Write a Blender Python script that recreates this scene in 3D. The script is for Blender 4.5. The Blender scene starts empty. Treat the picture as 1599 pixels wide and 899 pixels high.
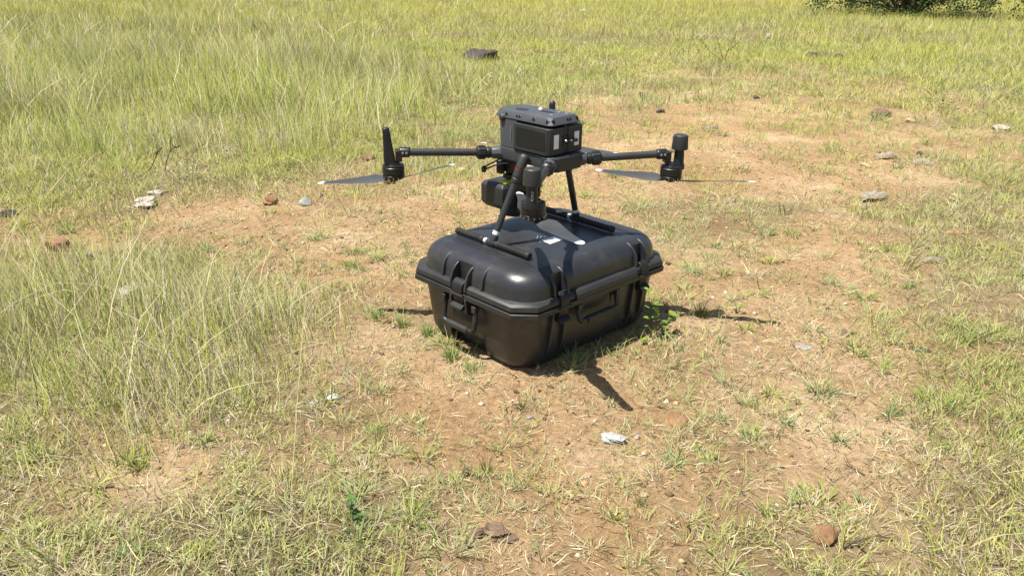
import bpy, bmesh, math, random
import numpy as np
from mathutils import Vector, Matrix, Euler

# ------------------------------------------------------------------ camera, light, exposure
S = bpy.context.scene
COL = S.collection
R = math.radians
PITCH, CAM_H, F_PX, ROLL = 0.38588, 1.1813, 1301.8, 0.0130
cam_d = bpy.data.cameras.new('camera')
cam = bpy.data.objects.new('camera', cam_d)
COL.objects.link(cam)
cam_d.sensor_width = 36.0
cam_d.lens = F_PX / 1599.0 * 36.0
cam_d.clip_start = 0.05
cam_d.clip_end = 2000.0
cam.location = (0, 0, CAM_H)
cam.rotation_euler = (Matrix.Rotation(math.pi / 2 - PITCH, 3, 'X') @ Matrix.Rotation(ROLL, 3, 'Z')).to_euler()
S.camera = cam

SUN_DIR = Vector((-0.321, -0.145, 1.0)).normalized()      # towards the sun
world = bpy.data.worlds.new('World')
S.world = world
world.use_nodes = True
wn = world.node_tree
bg = wn.nodes['Background']
sky = wn.nodes.new('ShaderNodeTexSky')
sky.sky_type = 'NISHITA'
sky.sun_disc = False
sky.sun_elevation = math.asin(SUN_DIR.z)
sky.sun_rotation = math.atan2(SUN_DIR.x, SUN_DIR.y)
sky.air_density = 1.0
sky.dust_density = 1.6
wn.links.new(sky.outputs[0], bg.inputs[0])
bg.inputs[1].default_value = 0.066
sun_d = bpy.data.lights.new('sun', 'SUN')
sun_d.energy = 5.0
sun_d.angle = R(0.53)
sun_d.color = (1.0, 0.955, 0.88)
sun = bpy.data.objects.new('sun', sun_d)
COL.objects.link(sun)
sun.rotation_euler = SUN_DIR.to_track_quat('Z', 'Y').to_euler()
sun.location = SUN_DIR * 30
S.view_settings.view_transform = 'Standard'
S.view_settings.look = 'None'
S.view_settings.exposure = 0.78
S.view_settings.gamma = 1.0

rnd = random.Random(7)
NG = np.random.default_rng(11)

# ------------------------------------------------------------------ ground position of a point seen in the photo (design coordinates)
def seen(px, py, z=0.0):
    c, s = math.cos(ROLL), math.sin(ROLL)
    x, y = px - 799.5, py - 449.5
    vx, vy = c * x + s * y, -s * x + c * y
    X, U = vx / F_PX, -vy / F_PX
    c, s = math.cos(PITCH), math.sin(PITCH)
    d = (X, c + U * s, -s + U * c)
    t = (z - CAM_H) / d[2]
    return d[0] * t, d[1] * t

def to_photo(x, y, z=0.0):                  # numpy, inverse of seen()
    c, s = math.cos(PITCH), math.sin(PITCH)
    zz = z - CAM_H
    d = y * c - zz * s
    u = y * s + zz * c
    d = np.where(d < 0.05, 0.05, d)
    qx, qy = F_PX * x / d, -F_PX * u / d
    c, s = math.cos(ROLL), math.sin(ROLL)
    return 799.5 + c * qx - s * qy, 449.5 + s * qx + c * qy

# ------------------------------------------------------------------ noise
def _hash(ix, iy, seed):
    h = (ix.astype(np.int64) * 374761393 + iy.astype(np.int64) * 668265263 + seed * 1442695041) & 0xFFFFFFFF
    h = ((h ^ (h >> 13)) * 1274126177) & 0xFFFFFFFF
    h = h ^ (h >> 16)
    return (h & 0xFFFF) / 65535.0
def vnoise(x, y, seed=0):
    ix, iy = np.floor(x), np.floor(y)
    fx, fy = x - ix, y - iy
    fx = fx * fx * (3 - 2 * fx); fy = fy * fy * (3 - 2 * fy)
    a = _hash(ix, iy, seed); b = _hash(ix + 1, iy, seed); c = _hash(ix, iy + 1, seed); d = _hash(ix + 1, iy + 1, seed)
    return (a * (1 - fx) + b * fx) * (1 - fy) + (c * (1 - fx) + d * fx) * fy
def fbm(x, y, seed=0, o=4):
    s = 0; a = .5; t = 0
    for i in range(o):
        s = s + a * vnoise(x * 2 ** i + 17.3 * i, y * 2 ** i - 9.1 * i, seed + i); t += a; a *= .5
    return s / t

# how much of the ground is grown over, 0 bare .. 9 closed sward (rows run from far to near)
COVER = """
99999999999999999999
99999999999888888999
99999999998765566788
99999999876443445566
99999998766432233455
99999955544332223456
77733344443466654577
34543222333455433577
77775433333332222467
99999655643332222577
99999654543444333477
99999654332134443567
99999653322244433566
86655655333325533577
86336554333344633478
65456776654445644578
88888887655445766688
88888887655445766688
""".split()
CV = np.array([[int(c) for c in r] for r in COVER], float) / 9.0
# height of growth in cm/5 over the same places
TALL = """
55555554332222233333
77777765322222233333
88889977532222222222
77788887632111111112
66666665421111111111
33333333321111111111
22221111111111111111
22211111111111111111
33333222111111111111
55655421111111111111
77776421111111111111
77775321111111111112
66664211111111111122
55442111111111111122
33321111111111111122
22211111111111111122
11111111111111111122
11111111111111111122
""".split()
TL = np.array([[int(c) for c in r] for r in TALL], float) * 0.05
def grid(G, x, y):
    px, py = to_photo(x, y)
    gx = np.clip(px / 80.0 - .5, -3, 22); gy = np.clip(py / 50.0 - .5, 0, 16.999)
    gxc = np.clip(gx, 0, 18.999)
    ix, iy = gxc.astype(int), gy.astype(int)
    fx, fy = gxc - ix, gy - iy
    return (G[iy, ix] * (1 - fx) + G[iy, ix + 1] * fx) * (1 - fy) + (G[iy + 1, ix] * (1 - fx) + G[iy + 1, ix + 1] * fx) * fy

CASE_C = (0.0964, 2.6012); CASE_YAW = 0.7722
def in_case(x, y, m=0.0):
    c, s = math.cos(CASE_YAW), math.sin(CASE_YAW)
    dx, dy = x - CASE_C[0], y - CASE_C[1]
    u, v = dx * c + dy * s, -dx * s + dy * c
    return (np.abs(u) < .316 + m) & (np.abs(v) < .236 + m)

def gheight(x, y):
    x = np.asarray(x, float); y = np.asarray(y, float)
    r = np.hypot(x - CASE_C[0], y - CASE_C[1])
    k = np.clip((r - .42) / .8, 0, 1)
    h = (fbm(x * .7, y * .7, 3, 3) - .5) * .10 * k
    h = h + (fbm(x * 4, y * 4, 5, 4) - .5) * .028 * (0.25 + .75 * k)
    h = h + (fbm(x * 22, y * 22, 9, 3) - .5) * .015 + (fbm(x * 70, y * 70, 19, 2) - .5) * .007
    far = np.clip((np.hypot(x, y) - 30) / 100, 0, 1)
    h = h + (fbm(x * .03, y * .03, 21, 2) - .5) * 4 * far
    return h - .003 - .004 * (1 - k)

# ------------------------------------------------------------------ materials
def new_mat(name):
    m = bpy.data.materials.new(name); m.use_nodes = True
    nt = m.node_tree
    return m, nt, nt.nodes['Principled BSDF']
def N(nt, t, **kw):
    n = nt.nodes.new(t)
    for k, v in kw.items():
        if k.startswith('i_'):
            n.inputs[k[2:].replace('_', ' ')].default_value = v
        else: setattr(n, k, v)
    return n
def ramp(nt, stops):
    n = nt.nodes.new('ShaderNodeValToRGB')
    e = n.color_ramp.elements
    while len(e) < len(stops): e.new(.5)
    for i, (p, c) in enumerate(stops):
        e[i].position = p; e[i].color = (*c, 1) if len(c) == 3 else c
    return n
def plastic(name, col, rough, bump=0.0, bscale=300, var=0.15, dust=0.0, dustcol=(.34, .27, .19), metal=0.0, spec=.5):
    m, nt, b = new_mat(name)
    tc = N(nt, 'ShaderNodeTexCoord')
    nz = N(nt, 'ShaderNodeTexNoise', i_Scale=14.0, i_Detail=6.0, i_Roughness=.65)
    nt.links.new(tc.outputs['Object'], nz.inputs['Vector'])
    r = ramp(nt, [(.3, tuple(c * (1 - var) for c in col)), (.7, tuple(c * (1 + var) for c in col))])
    nt.links.new(nz.outputs['Fac'], r.inputs[0])
    last = r.outputs[0]
    if dust > 0:
        n2 = N(nt, 'ShaderNodeTexNoise', i_Scale=5.0, i_Detail=9.0, i_Roughness=.75)
        nt.links.new(tc.outputs['Object'], n2.inputs['Vector'])
        r2 = ramp(nt, [(.52, (0, 0, 0)), (.85, (dust,) * 3)])
        nt.links.new(n2.outputs['Fac'], r2.inputs[0])
        mx = N(nt, 'ShaderNodeMix', data_type='RGBA')
        nt.links.new(r2.outputs[0], mx.inputs[0]); nt.links.new(last, mx.inputs[6]); mx.inputs[7].default_value = (*dustcol, 1)
        last = mx.outputs[2]
    nt.links.new(last, b.inputs['Base Color'])
    rr = ramp(nt, [(.3, (rough * .88,) * 3), (.7, (min(1, rough * 1.15),) * 3)])
    nt.links.new(nz.outputs['Fac'], rr.inputs[0]); nt.links.new(rr.outputs[0], b.inputs['Roughness'])
    b.inputs['Metallic'].default_value = metal
    b.inputs['Specular IOR Level'].default_value = spec
    if bump > 0:
        n3 = N(nt, 'ShaderNodeTexNoise', i_Scale=bscale, i_Detail=3.0)
        nt.links.new(tc.outputs['Object'], n3.inputs['Vector'])
        bp = N(nt, 'ShaderNodeBump', i_Strength=bump, i_Distance=.002)
        nt.links.new(n3.outputs['Fac'], bp.inputs['Height']); nt.links.new(bp.outputs[0], b.inputs['Normal'])
    return m

M = {}
M['case'] = plastic('case_black_plastic', (.026, .027, .030), .34, .20, 420, .12, .20, spec=.6)
M['case_part'] = plastic('case_trim_plastic', (.022, .022, .023), .46, .15, 420, .12, .12)
M['shell'] = plastic('drone_grey_shell', (.062, .068, .074), .48, .12, 600, .08, .10)
M['dark'] = plastic('drone_dark_plastic', (.026, .028, .030), .48, .12, 600, .10, .08)
M['latch'] = plastic('latch_plastic', (.010, .010, .011), .50, .10, 420, .1, .08)
M['black'] = plastic('black_plastic', (.012, .012, .013), .40, .05, 500, .10, .05)
M['carbon'] = plastic('carbon_tube', (.030, .032, .034), .42, .08, 700, .15, .05)
M['rubber'] = plastic('ribbed_rubber', (.016, .016, .017), .62, .10, 500, .10, .06)
M['blade'] = plastic('propeller_blade_plastic', (.045, .047, .050), .42, .05, 400, .08, .12, (.30, .28, .25))
M['white'] = plastic('white_paint', (.78, .79, .80), .45, 0, 1, .03)
M['sticker'] = plastic('white_sticker', (.86, .86, .85), .45, 0, 1, .03)
M['tip'] = plastic('pale_tip_paint', (.55, .56, .58), .5, 0, 1, .05)
M['sticker_grey'] = plastic('grey_sticker', (.48, .53, .60), .4, 0, 1, .04)
M['yellow'] = plastic('yellow_sticker', (.80, .70, .03), .5, 0, 1, .03)
M['metal'] = plastic('steel', (.55, .55, .56), .32, 0, 1, .1, metal=1.0)
M['lens'] = plastic('lens_glass', (.004, .004, .006), .06, 0, 1, .05)
M['red'] = plastic('red_mark', (.55, .03, .06), .5, 0, 1, .03)
M['band'] = plastic('grey_band', (.22, .23, .25), .5, 0, 1, .05)

def attr_mat(name, rough=.6, trans=.35, spec=.25, up=.0):
    m, nt, b = new_mat(name)
    at = N(nt, 'ShaderNodeAttribute', attribute_name='tint')
    nt.links.new(at.outputs['Color'], b.inputs['Base Color'])
    if up > 0:                      # shading normals bent upward, brightening the blades beyond their real angle to the sun
        ge = N(nt, 'ShaderNodeNewGeometry')
        va = N(nt, 'ShaderNodeVectorMath', operation='SCALE'); va.inputs[3].default_value = 1 - up
        vb = N(nt, 'ShaderNodeVectorMath', operation='ADD'); vb.inputs[1].default_value = (0, 0, up)
        vn = N(nt, 'ShaderNodeVectorMath', operation='NORMALIZE')
        nt.links.new(ge.outputs['Normal'], va.inputs[0]); nt.links.new(va.outputs[0], vb.inputs[0]); nt.links.new(vb.outputs[0], vn.inputs[0])
        nt.links.new(vn.outputs[0], b.inputs['Normal'])
    b.inputs['Roughness'].default_value = rough
    b.inputs['Specular IOR Level'].default_value = spec
    if trans > 0:
        tr = N(nt, 'ShaderNodeBsdfTranslucent')
        nt.links.new(at.outputs['Color'], tr.inputs['Color'])
        mx = N(nt, 'ShaderNodeMixShader'); mx.inputs[0].default_value = trans
        out = nt.nodes['Material Output']
        nt.links.new(b.outputs[0], mx.inputs[1]); nt.links.new(tr.outputs[0], mx.inputs[2]); nt.links.new(mx.outputs[0], out.inputs[0])
    return m
M['grass'] = attr_mat('grass_blades', .65, .36, .12, .40)
M['pebble'] = attr_mat('pebbles', .9, 0)

def stone(name, c1, c2, scale=18, rough=.85, bump=.6):
    m, nt, b = new_mat(name)
    tc = N(nt, 'ShaderNodeTexCoord')
    nz = N(nt, 'ShaderNodeTexNoise', i_Scale=scale, i_Detail=10.0, i_Roughness=.7)
    nt.links.new(tc.outputs['Object'], nz.inputs['Vector'])
    r = ramp(nt, [(.32, c1), (.68, c2)])
    nt.links.new(nz.outputs['Fac'], r.inputs[0]); nt.links.new(r.outputs[0], b.inputs['Base Color'])
    n3 = N(nt, 'ShaderNodeTexNoise', i_Scale=scale * 5, i_Detail=6.0, i_Roughness=.7)
    nt.links.new(tc.outputs['Object'], n3.inputs['Vector'])
    bp = N(nt, 'ShaderNodeBump', i_Strength=bump, i_Distance=.004)
    nt.links.new(n3.outputs['Fac'], bp.inputs['Height']); nt.links.new(bp.outputs[0], b.inputs['Normal'])
    b.inputs['Roughness'].default_value = rough
    b.inputs['Specular IOR Level'].default_value = .25
    return m
M['st_pale'] = stone('pale_stone', (.26, .23, .18), (.50, .46, .39), 40)
M['st_grey'] = stone('grey_stone', (.20, .20, .185), (.36, .36, .33), 30)
M['st_brown'] = stone('brown_stone', (.14, .075, .04), (.36, .20, .11), 26)
M['st_red'] = stone('reddish_stone', (.17, .085, .045), (.33, .19, .10), 45)
M['st_dark'] = stone('dark_stone', (.035, .03, .028), (.11, .09, .075), 30)
M['st_tan'] = stone('tan_stone', (.33, .23, .13), (.50, .38, .25), 26)
M['st_white'] = stone('white_stone', (.30, .29, .28), (.62, .61, .60), 90, .9, 1.0)
M['soil'] = stone('dark_soil_clod', (.10, .065, .04), (.24, .17, .11), 60)
M['wood'] = stone('weathered_bark', (.16, .13, .10), (.42, .37, .30), 60)
M['stem'] = stone('brown_stem', (.07, .05, .03), (.16, .12, .07), 90, .8, .2)
M['leaf'] = attr_mat('leaf_green', .5, .4, .35)

# ------------------------------------------------------------------ object helpers
def tag(o, label=None, cat=None, group=None, kind=None):
    if label: o['label'] = label
    if cat: o['category'] = cat
    if group: o['group'] = group
    if kind: o['kind'] = kind
    return o
def empty(name, loc, yaw=0.0):
    e = bpy.data.objects.new(name, None); COL.objects.link(e)
    e.location = loc; e.rotation_euler = (0, 0, yaw); e.empty_display_size = .05
    return e

class MB:
    """collects verts and faces of one mesh"""
    def __init__(s, off=(0, 0, 0)): s.v = []; s.f = []; s.off = Vector(off)
    def add(s, vs, fs):
        n = len(s.v); s.v += [tuple(Vector(p) - s.off) for p in vs]; s.f += [tuple(i + n for i in f) for f in fs]
    def prism(s, secs, cap=True, closed=True):
        """loft of equal-length rings"""
        n = len(secs[0]); vs = [p for r in secs for p in r]; fs = []
        for k in range(len(secs) - 1):
            for i in range(n if closed else n - 1):
                j = (i + 1) % n
                fs.append((k * n + i, k * n + j, (k + 1) * n + j, (k + 1) * n + i))
        if cap:
            fs.append(tuple(range(n - 1, -1, -1))); fs.append(tuple((len(secs) - 1) * n + i for i in range(n)))
        s.add(vs, fs)
    def box(s, c, d, rot=None, taper=1.0):
        x, y, z = [t / 2 for t in d]; c = Vector(c)
        rr = rot or Matrix.Identity(3)
        secs = []
        for zz, t in ((-z, 1.0), (z, taper)):
            secs.append([c + rr @ Vector((a * x * t, b * y * t, zz)) for a, b in ((-1, -1), (1, -1), (1, 1), (-1, 1))])
        s.prism(secs)
    def tube(s, a, b, r1, r2=None, n=20, cap=True):
        a, b = Vector(a), Vector(b); r2 = r1 if r2 is None else r2
        s.rings(a, (b - a).normalized(), [(0, r1), ((b - a).length, r2)], n, cap)
    def rings(s, a, ax, prof, n=24, cap=True, sx=1.0):
        """profile (distance along axis, radius)"""
        a, ax = Vector(a), Vector(ax).normalized()
        q = ax.to_track_quat('Z', 'Y').to_matrix()
        secs = []
        for h, r in prof:
            secs.append([a + q @ Vector((r * math.cos(2 * math.pi * i / n) * sx, r * math.sin(2 * math.pi * i / n), h)) for i in range(n)])
        s.prism(secs, cap)
    def path(s, pts, r, n=8, r_end=None):
        pts = [Vector(p) for p in pts]; secs = []
        for i, p in enumerate(pts):
            t = (pts[min(i + 1, len(pts) - 1)] - pts[max(i - 1, 0)]).normalized()
            q = t.to_track_quat('Z', 'Y').to_matrix()
            k = i / (len(pts) - 1); rr = r if r_end is None else r + (r_end - r) * k
            secs.append([p + q @ Vector((rr * math.cos(2 * math.pi * j / n), rr * math.sin(2 * math.pi * j / n), 0)) for j in range(n)])
        s.prism(secs)
    def build(s, name, mat, parent=None, bevel=0.0, smooth=35, seg=2, loc=None):
        me = bpy.data.meshes.new(name)
        me.from_pydata(s.v, [], s.f); me.update()
        bm = bmesh.new(); bm.from_mesh(me); bmesh.ops.recalc_face_normals(bm, faces=bm.faces); bm.to_mesh(me); bm.free()
        me.materials.append(mat)
        me.polygons.foreach_set('use_smooth', [True] * len(me.polygons))
        me.set_sharp_from_angle(angle=R(smooth))
        o = bpy.data.objects.new(name, me); COL.objects.link(o)
        if parent: o.parent = parent
        if loc: o.location = loc
        if bevel > 0:
            m = o.modifiers.new('bevel', 'BEVEL'); m.width = bevel; m.segments = seg; m.limit_method = 'ANGLE'; m.angle_limit = R(32)
            m.harden_normals = False
        return o

def np_mesh(name, V, F, mat, tint=None, smooth=False, quads=False):
    me = bpy.data.meshes.new(name)
    k = F.shape[1]
    me.vertices.add(len(V)); me.vertices.foreach_set('co', V.astype(np.float32).ravel())
    me.loops.add(F.size); me.loops.foreach_set('vertex_index', F.astype(np.int32).ravel())
    me.polygons.add(len(F)); me.polygons.foreach_set('loop_start', np.arange(0, F.size, k, dtype=np.int32))
    me.update(calc_edges=True)
    if smooth: me.polygons.foreach_set('use_smooth', np.ones(len(F), bool))
    if tint is not None:
        a = me.color_attributes.new('tint', 'FLOAT_COLOR', 'POINT')
        c = np.ones((len(V), 4), np.float32); c[:, :3] = tint
        a.data.foreach_set('color', c.ravel())
    me.materials.append(mat)
    o = bpy.data.objects.new(name, me); COL.objects.link(o)
    return o

# ------------------------------------------------------------------ ground
def make_ground():
    def axis(c, lo, hi, n, fine):
        t = np.linspace(-1, 1, n)
        k = 7.2
        s = np.sinh(k * t) / np.sinh(k)
        return np.where(t < 0, c + s * (c - lo), c + s * (hi - c))
    xs = axis(0.1, -180, 180, 900, .01)
    ys = axis(2.3, -60, 420, 1000, .01)
    X, Y = np.meshgrid(xs, ys)
    Z = gheight(X, Y)
    V = np.stack([X, Y, Z], -1).reshape(-1, 3)
    ny, nx = X.shape
    i = np.arange(ny - 1)[:, None] * nx + np.arange(nx - 1)[None]
    F = np.stack([i, i + 1, i + nx + 1, i + nx], -1).reshape(-1, 4)
    cov = grid(CV, V[:, 0], V[:, 1])
    cov = np.clip(cov * 1.05 + (fbm(V[:, 0] * 3, V[:, 1] * 3, 31) - .5) * .6, 0, 1)
    tint = np.stack([cov, cov, cov], -1)
    m, nt, b = new_mat('dry_soil')
    tc = N(nt, 'ShaderNodeTexCoord')
    def noise(sc, det=8.0, ro=.6):
        n = N(nt, 'ShaderNodeTexNoise', i_Scale=sc, i_Detail=det, i_Roughness=ro)
        nt.links.new(tc.outputs['Object'], n.inputs['Vector']); return n
    a = noise(1.6); r1 = ramp(nt, [(.33, (.31, .200, .104)), (.50, (.405, .276, .150)), (.66, (.53, .395, .238))])
    nt.links.new(a.outputs['Fac'], r1.inputs[0])
    a2 = noise(.9, 4.0, .6); ra = ramp(nt, [(.45, (0, 0, 0)), (.62, (.35, .35, .35))]); nt.links.new(a2.outputs['Fac'], ra.inputs[0])
    rm = N(nt, 'ShaderNodeMix', data_type='RGBA'); nt.links.new(ra.outputs[0], rm.inputs[0]); nt.links.new(r1.outputs[0], rm.inputs[6]); rm.inputs[7].default_value = (.36, .205, .098, 1)
    c = noise(42.0, 8.0, .75); r2 = ramp(nt, [(.30, (.34, .30, .27)), (.43, (.84, .82, .80)), (.57, (1.0, 1.0, 1.0)), (.72, (1.38, 1.36, 1.32))])
    nt.links.new(c.outputs['Fac'], r2.inputs[0])
    mul = N(nt, 'ShaderNodeMix', data_type='RGBA', blend_type='MULTIPLY'); mul.inputs[0].default_value = 1
    nt.links.new(rm.outputs[2], mul.inputs[6]); nt.links.new(r2.outputs[0], mul.inputs[7])
    # litter of dead grass where it is grown over, darkened for shade between blades
    at = N(nt, 'ShaderNodeAttribute', attribute_name='tint')
    d = noise(26.0, 6.0, .7); r3 = ramp(nt, [(.35, (.075, .060, .030)), (.55, (.15, .125, .06)), (.72, (.28, .24, .13))])
    nt.links.new(d.outputs['Fac'], r3.inputs[0])
    mr = N(nt, 'ShaderNodeMapRange'); mr.inputs[1].default_value = .45; mr.inputs[2].default_value = .95; mr.inputs[4].default_value = .85
    nt.links.new(at.outputs['Fac'], mr.inputs[0])
    mx = N(nt, 'ShaderNodeMix', data_type='RGBA')
    nt.links.new(mr.outputs[0], mx.inputs[0]); nt.links.new(mul.outputs[2], mx.inputs[6]); nt.links.new(r3.outputs[0], mx.inputs[7])
    nt.links.new(mx.outputs[2], b.inputs['Base Color'])
    b.inputs['Roughness'].default_value = .95; b.inputs['Specular IOR Level'].default_value = .12
    e = noise(90.0, 8.0, .75); g = noise(14.0, 5.0, .6)
    vo = N(nt, 'ShaderNodeTexVoronoi', i_Scale=160.0); nt.links.new(tc.outputs['Object'], vo.inputs['Vector'])
    b1 = N(nt, 'ShaderNodeBump', i_Strength=1.0, i_Distance=.011); nt.links.new(e.outputs['Fac'], b1.inputs['Height'])
    b2 = N(nt, 'ShaderNodeBump', i_Strength=.7, i_Distance=.03); nt.links.new(g.outputs['Fac'], b2.inputs['Height']); nt.links.new(b1.outputs[0], b2.inputs['Normal'])
    b3 = N(nt, 'ShaderNodeBump', i_Strength=.35, i_Distance=.002); nt.links.new(vo.outputs['Distance'], b3.inputs['Height']); nt.links.new(b2.outputs[0], b3.inputs['Normal'])
    nt.links.new(b3.outputs[0], b.inputs['Normal'])
    o = np_mesh('ground', V, F, m, tint, smooth=True)
    tag(o, kind='structure')
make_ground()

# ------------------------------------------------------------------ grass
def blades(x, y, z, az, length, lean, curl, width, col_base, col_tip, seg):
    """each blade: a tapered strip bending over; returns V, F, C"""
    n = len(x)
    k = seg + 1
    t = np.linspace(0, 1, k)[None, :]
    ang = lean[:, None] + curl[:, None] * t                       # angle from vertical
    ds = (length / seg)[:, None]
    hor = np.concatenate([np.zeros((n, 1)), np.cumsum(np.sin(ang[:, :-1]) * ds, 1)], 1)
    ver = np.concatenate([np.zeros((n, 1)), np.cumsum(np.cos(ang[:, :-1]) * ds, 1)], 1)
    ca, sa = np.cos(az)[:, None], np.sin(az)[:, None]
    wob = NG.normal(0, .03, (n, k)) * length[:, None] * (t > 0)
    cx = x[:, None] + hor * ca - wob * sa; cy = y[:, None] + hor * sa + wob * ca; cz = z[:, None] + ver
    w = width[:, None] * .5 * (1 - .9 * t ** 1.6) * (0.6 + .4 * np.minimum(1, t * 4))
    tw = az[:, None] + math.pi / 2 + NG.normal(0, .7, (n, 1)) + NG.normal(0, .5, (n, 1)) * t
    wx, wy = np.cos(tw) * w, np.sin(tw) * w
    wz = NG.normal(0, .5, (n, 1)) * w
    L = np.stack([cx - wx, cy - wy, cz - wz], -1); Rr = np.stack([cx + wx, cy + wy, cz + wz], -1)
    V = np.stack([L, Rr], 2).reshape(n, 2 * k, 3)
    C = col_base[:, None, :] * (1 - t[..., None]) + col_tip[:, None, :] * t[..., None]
    C = np.repeat(C, 2, axis=1)
    base = (np.arange(n) * 2 * k)[:, None]
    q = np.arange(seg)[None] * 2
    F = np.stack([base + q, base + q + 1, base + q + 3, base + q + 2], -1).reshape(-1, 4)
    return V.reshape(-1, 3), F, C.reshape(-1, 3)

GREEN = np.array([[.23, .31, .055], [.32, .38, .075], [.15, .23, .060], [.40, .43, .13], [.27, .36, .13]])
OLIVE = np.array([[.40, .43, .035], [.54, .53, .060], [.30, .36, .030], [.62, .57, .13]])
STRAW = np.array([[.66, .56, .33], [.52, .43, .25], [.74, .66, .44], [.40, .33, .21], [.55, .51, .40]])
def pick(P, n, jit=.14):
    return P[NG.integers(0, len(P), n)] * (1 + NG.normal(0, jit, (n, 1))).clip(.5, 1.6)

def scatter_area(y0, y1, dens):
    """points on the ground inside the widened view between two distances"""
    pts = []
    wid = lambda y: .95 * y + .70
    n = int(dens * (wid(y0) + wid(y1)) * (y1 - y0))
    y = y0 + (y1 - y0) * NG.random(n)
    x = (NG.random(n) * 2 - 1) * wid(y1)
    k = np.abs(x) < wid(y)
    return x[k], y[k]

GV, GF, GC = {'short': [], 'straw': [], 'tall': []}, {'short': [], 'straw': [], 'tall': []}, {'short': [], 'straw': [], 'tall': []}
CNT = {'short': 0, 'straw': 0, 'tall': 0}
def put(key, VFC):
    V, F, C = VFC
    GV[key].append(V); GF[key].append(F + CNT[key]); GC[key].append(C); CNT[key] += len(V)

def tufts(y0, y1, dens, nb, rad, length, width, seg, gfrac=.6, key='short', thr=.0):
    x, y = scatter_area(y0, y1, dens)
    c = grid(CV, x, y)
    c = c * 1.0 + (fbm(x * 5, y * 5, 41, 3) - .5) * .9 + (fbm(x * 1.3, y * 1.3, 47, 2) - .5) * .35
    keep = NG.random(len(x)) < np.clip((c - .08 - thr) * 1.1, 0, 1) ** 1.15
    keep &= ~in_case(x, y, -.01)
    x, y, c = x[keep], y[keep], c[keep].clip(0, 1.2)
    n = len(x)
    m = np.maximum(3, (nb * NG.uniform(.5, 1.5, n)).astype(int))
    idx = np.repeat(np.arange(n), m); t = len(idx)
    size = (NG.lognormal(0, .28, n) * (.75 + .45 * c.clip(0, 1)))[idx]
    az = NG.uniform(0, 2 * np.pi, t); rr = rad * np.sqrt(NG.random(t)) * size
    bx = x[idx] + rr * np.cos(az); by = y[idx] + rr * np.sin(az)
    k = ~in_case(bx, by, .0); idx, size, az, rr, bx, by = idx[k], size[k], az[k], rr[k], bx[k], by[k]; t = len(idx)
    az = az + NG.normal(0, .6, t)
    bz = gheight(bx, by) - .002
    green = NG.random(t) < (gfrac + (fbm(x * 2.2, y * 2.2, 61, 3) - .5)[idx] * 1.1)
    yel = np.clip(fbm(x * .9, y * .9, 71, 2)[idx] + .28 - np.hypot(x, y)[idx] * .035, 0, 1)[:, None]
    cg = pick(GREEN, t) * yel + pick(OLIVE, t) * (1 - yel)
    cs = pick(STRAW, t)
    tip = np.where(green[:, None], cg, cs)
    basec = np.where(green[:, None], cg * .55 + cs * .45, cs * .95)
    ln = length * size * NG.uniform(.45, 1.3, t) * np.where(green, 1, .85)
    lean = np.where(green, NG.uniform(.15, 1.0, t), NG.uniform(.6, 1.5, t))
    curl = np.where(green, NG.uniform(.1, 1.0, t), NG.uniform(-.2, .9, t))
    w = width * NG.uniform(.5, 1.25, t) * np.where(green, 1, .7)
    put(key, blades(bx, by, bz, az, ln, lean, curl, w, basec, tip, seg))

# low sward, finer near the camera
tufts(1.15, 2.2, 1250, 20, .026, .040, .0030, 4, .40)
tufts(2.2, 3.6, 1100, 18, .030, .042, .0031, 3, .46)
tufts(3.6, 6.5, 620, 18, .045, .050, .0042, 2, .58)
tufts(6.5, 12, 240, 18, .070, .070, .0062, 2, .70)
tufts(12, 30, 62, 18, .13, .11, .012, 1, .72)

# separate stronger tufts that break up the bare soil
def clumps(y0, y1, dens, nb, rad, length, width, seg):
    x, y = scatter_area(y0, y1, dens)
    c = grid(CV, x, y)
    keep = (NG.random(len(x)) < np.clip(c * 1.7 + .06 + (fbm(x * 3, y * 3, 45, 2) - .5) * 1.4, .03, .9)) & ~in_case(x, y, .02)
    x, y = x[keep], y[keep]; n = len(x)
    m = (nb * NG.uniform(.4, 1.6, n)).astype(int) + 4; idx = np.repeat(np.arange(n), m); t = len(idx)
    size = NG.lognormal(0, .3, n)[idx]; az = NG.uniform(0, 6.283, t); rr = rad * NG.random(t) * size
    bx, by = x[idx] + rr * np.cos(az), y[idx] + rr * np.sin(az)
    straw = NG.random(t) < (NG.beta(1.0, 1.1, n))[idx]
    g = (GREEN[NG.integers(0, 5, n)])[idx] * (1 + NG.normal(0, .14, (t, 1))).clip(.5, 1.5); cs = pick(STRAW, t)
    tip = np.where(straw[:, None], cs, g); bc = np.where(straw[:, None], cs * .85, g * .7 + cs * .2)
    k = ~in_case(bx, by, .0)
    a = dict(az=az + NG.normal(0, .35, t), ln=length * size * NG.uniform(.4, 1.25, t) * np.where(straw, .8, 1), le=np.where(straw, NG.uniform(.8, 1.5, t), NG.uniform(.25, 1.2, t)), cu=NG.uniform(.1, .9, t), w=width * NG.uniform(.6, 1.3, t) * np.where(straw, .7, 1))
    put('short', blades(bx[k], by[k], gheight(bx[k], by[k]) - .002, a['az'][k], a['ln'][k], a['le'][k], a['cu'][k], a['w'][k], bc[k], tip[k], seg))
clumps(1.15, 2.2, 60, 40, .022, .052, .0038, 4)
clumps(2.2, 3.6, 44, 38, .024, .050, .0038, 4)
clumps(3.6, 6.5, 18, 34, .035, .055, .0046, 3)
clumps(6.5, 12, 5, 30, .07, .08, .007, 2)

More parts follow.
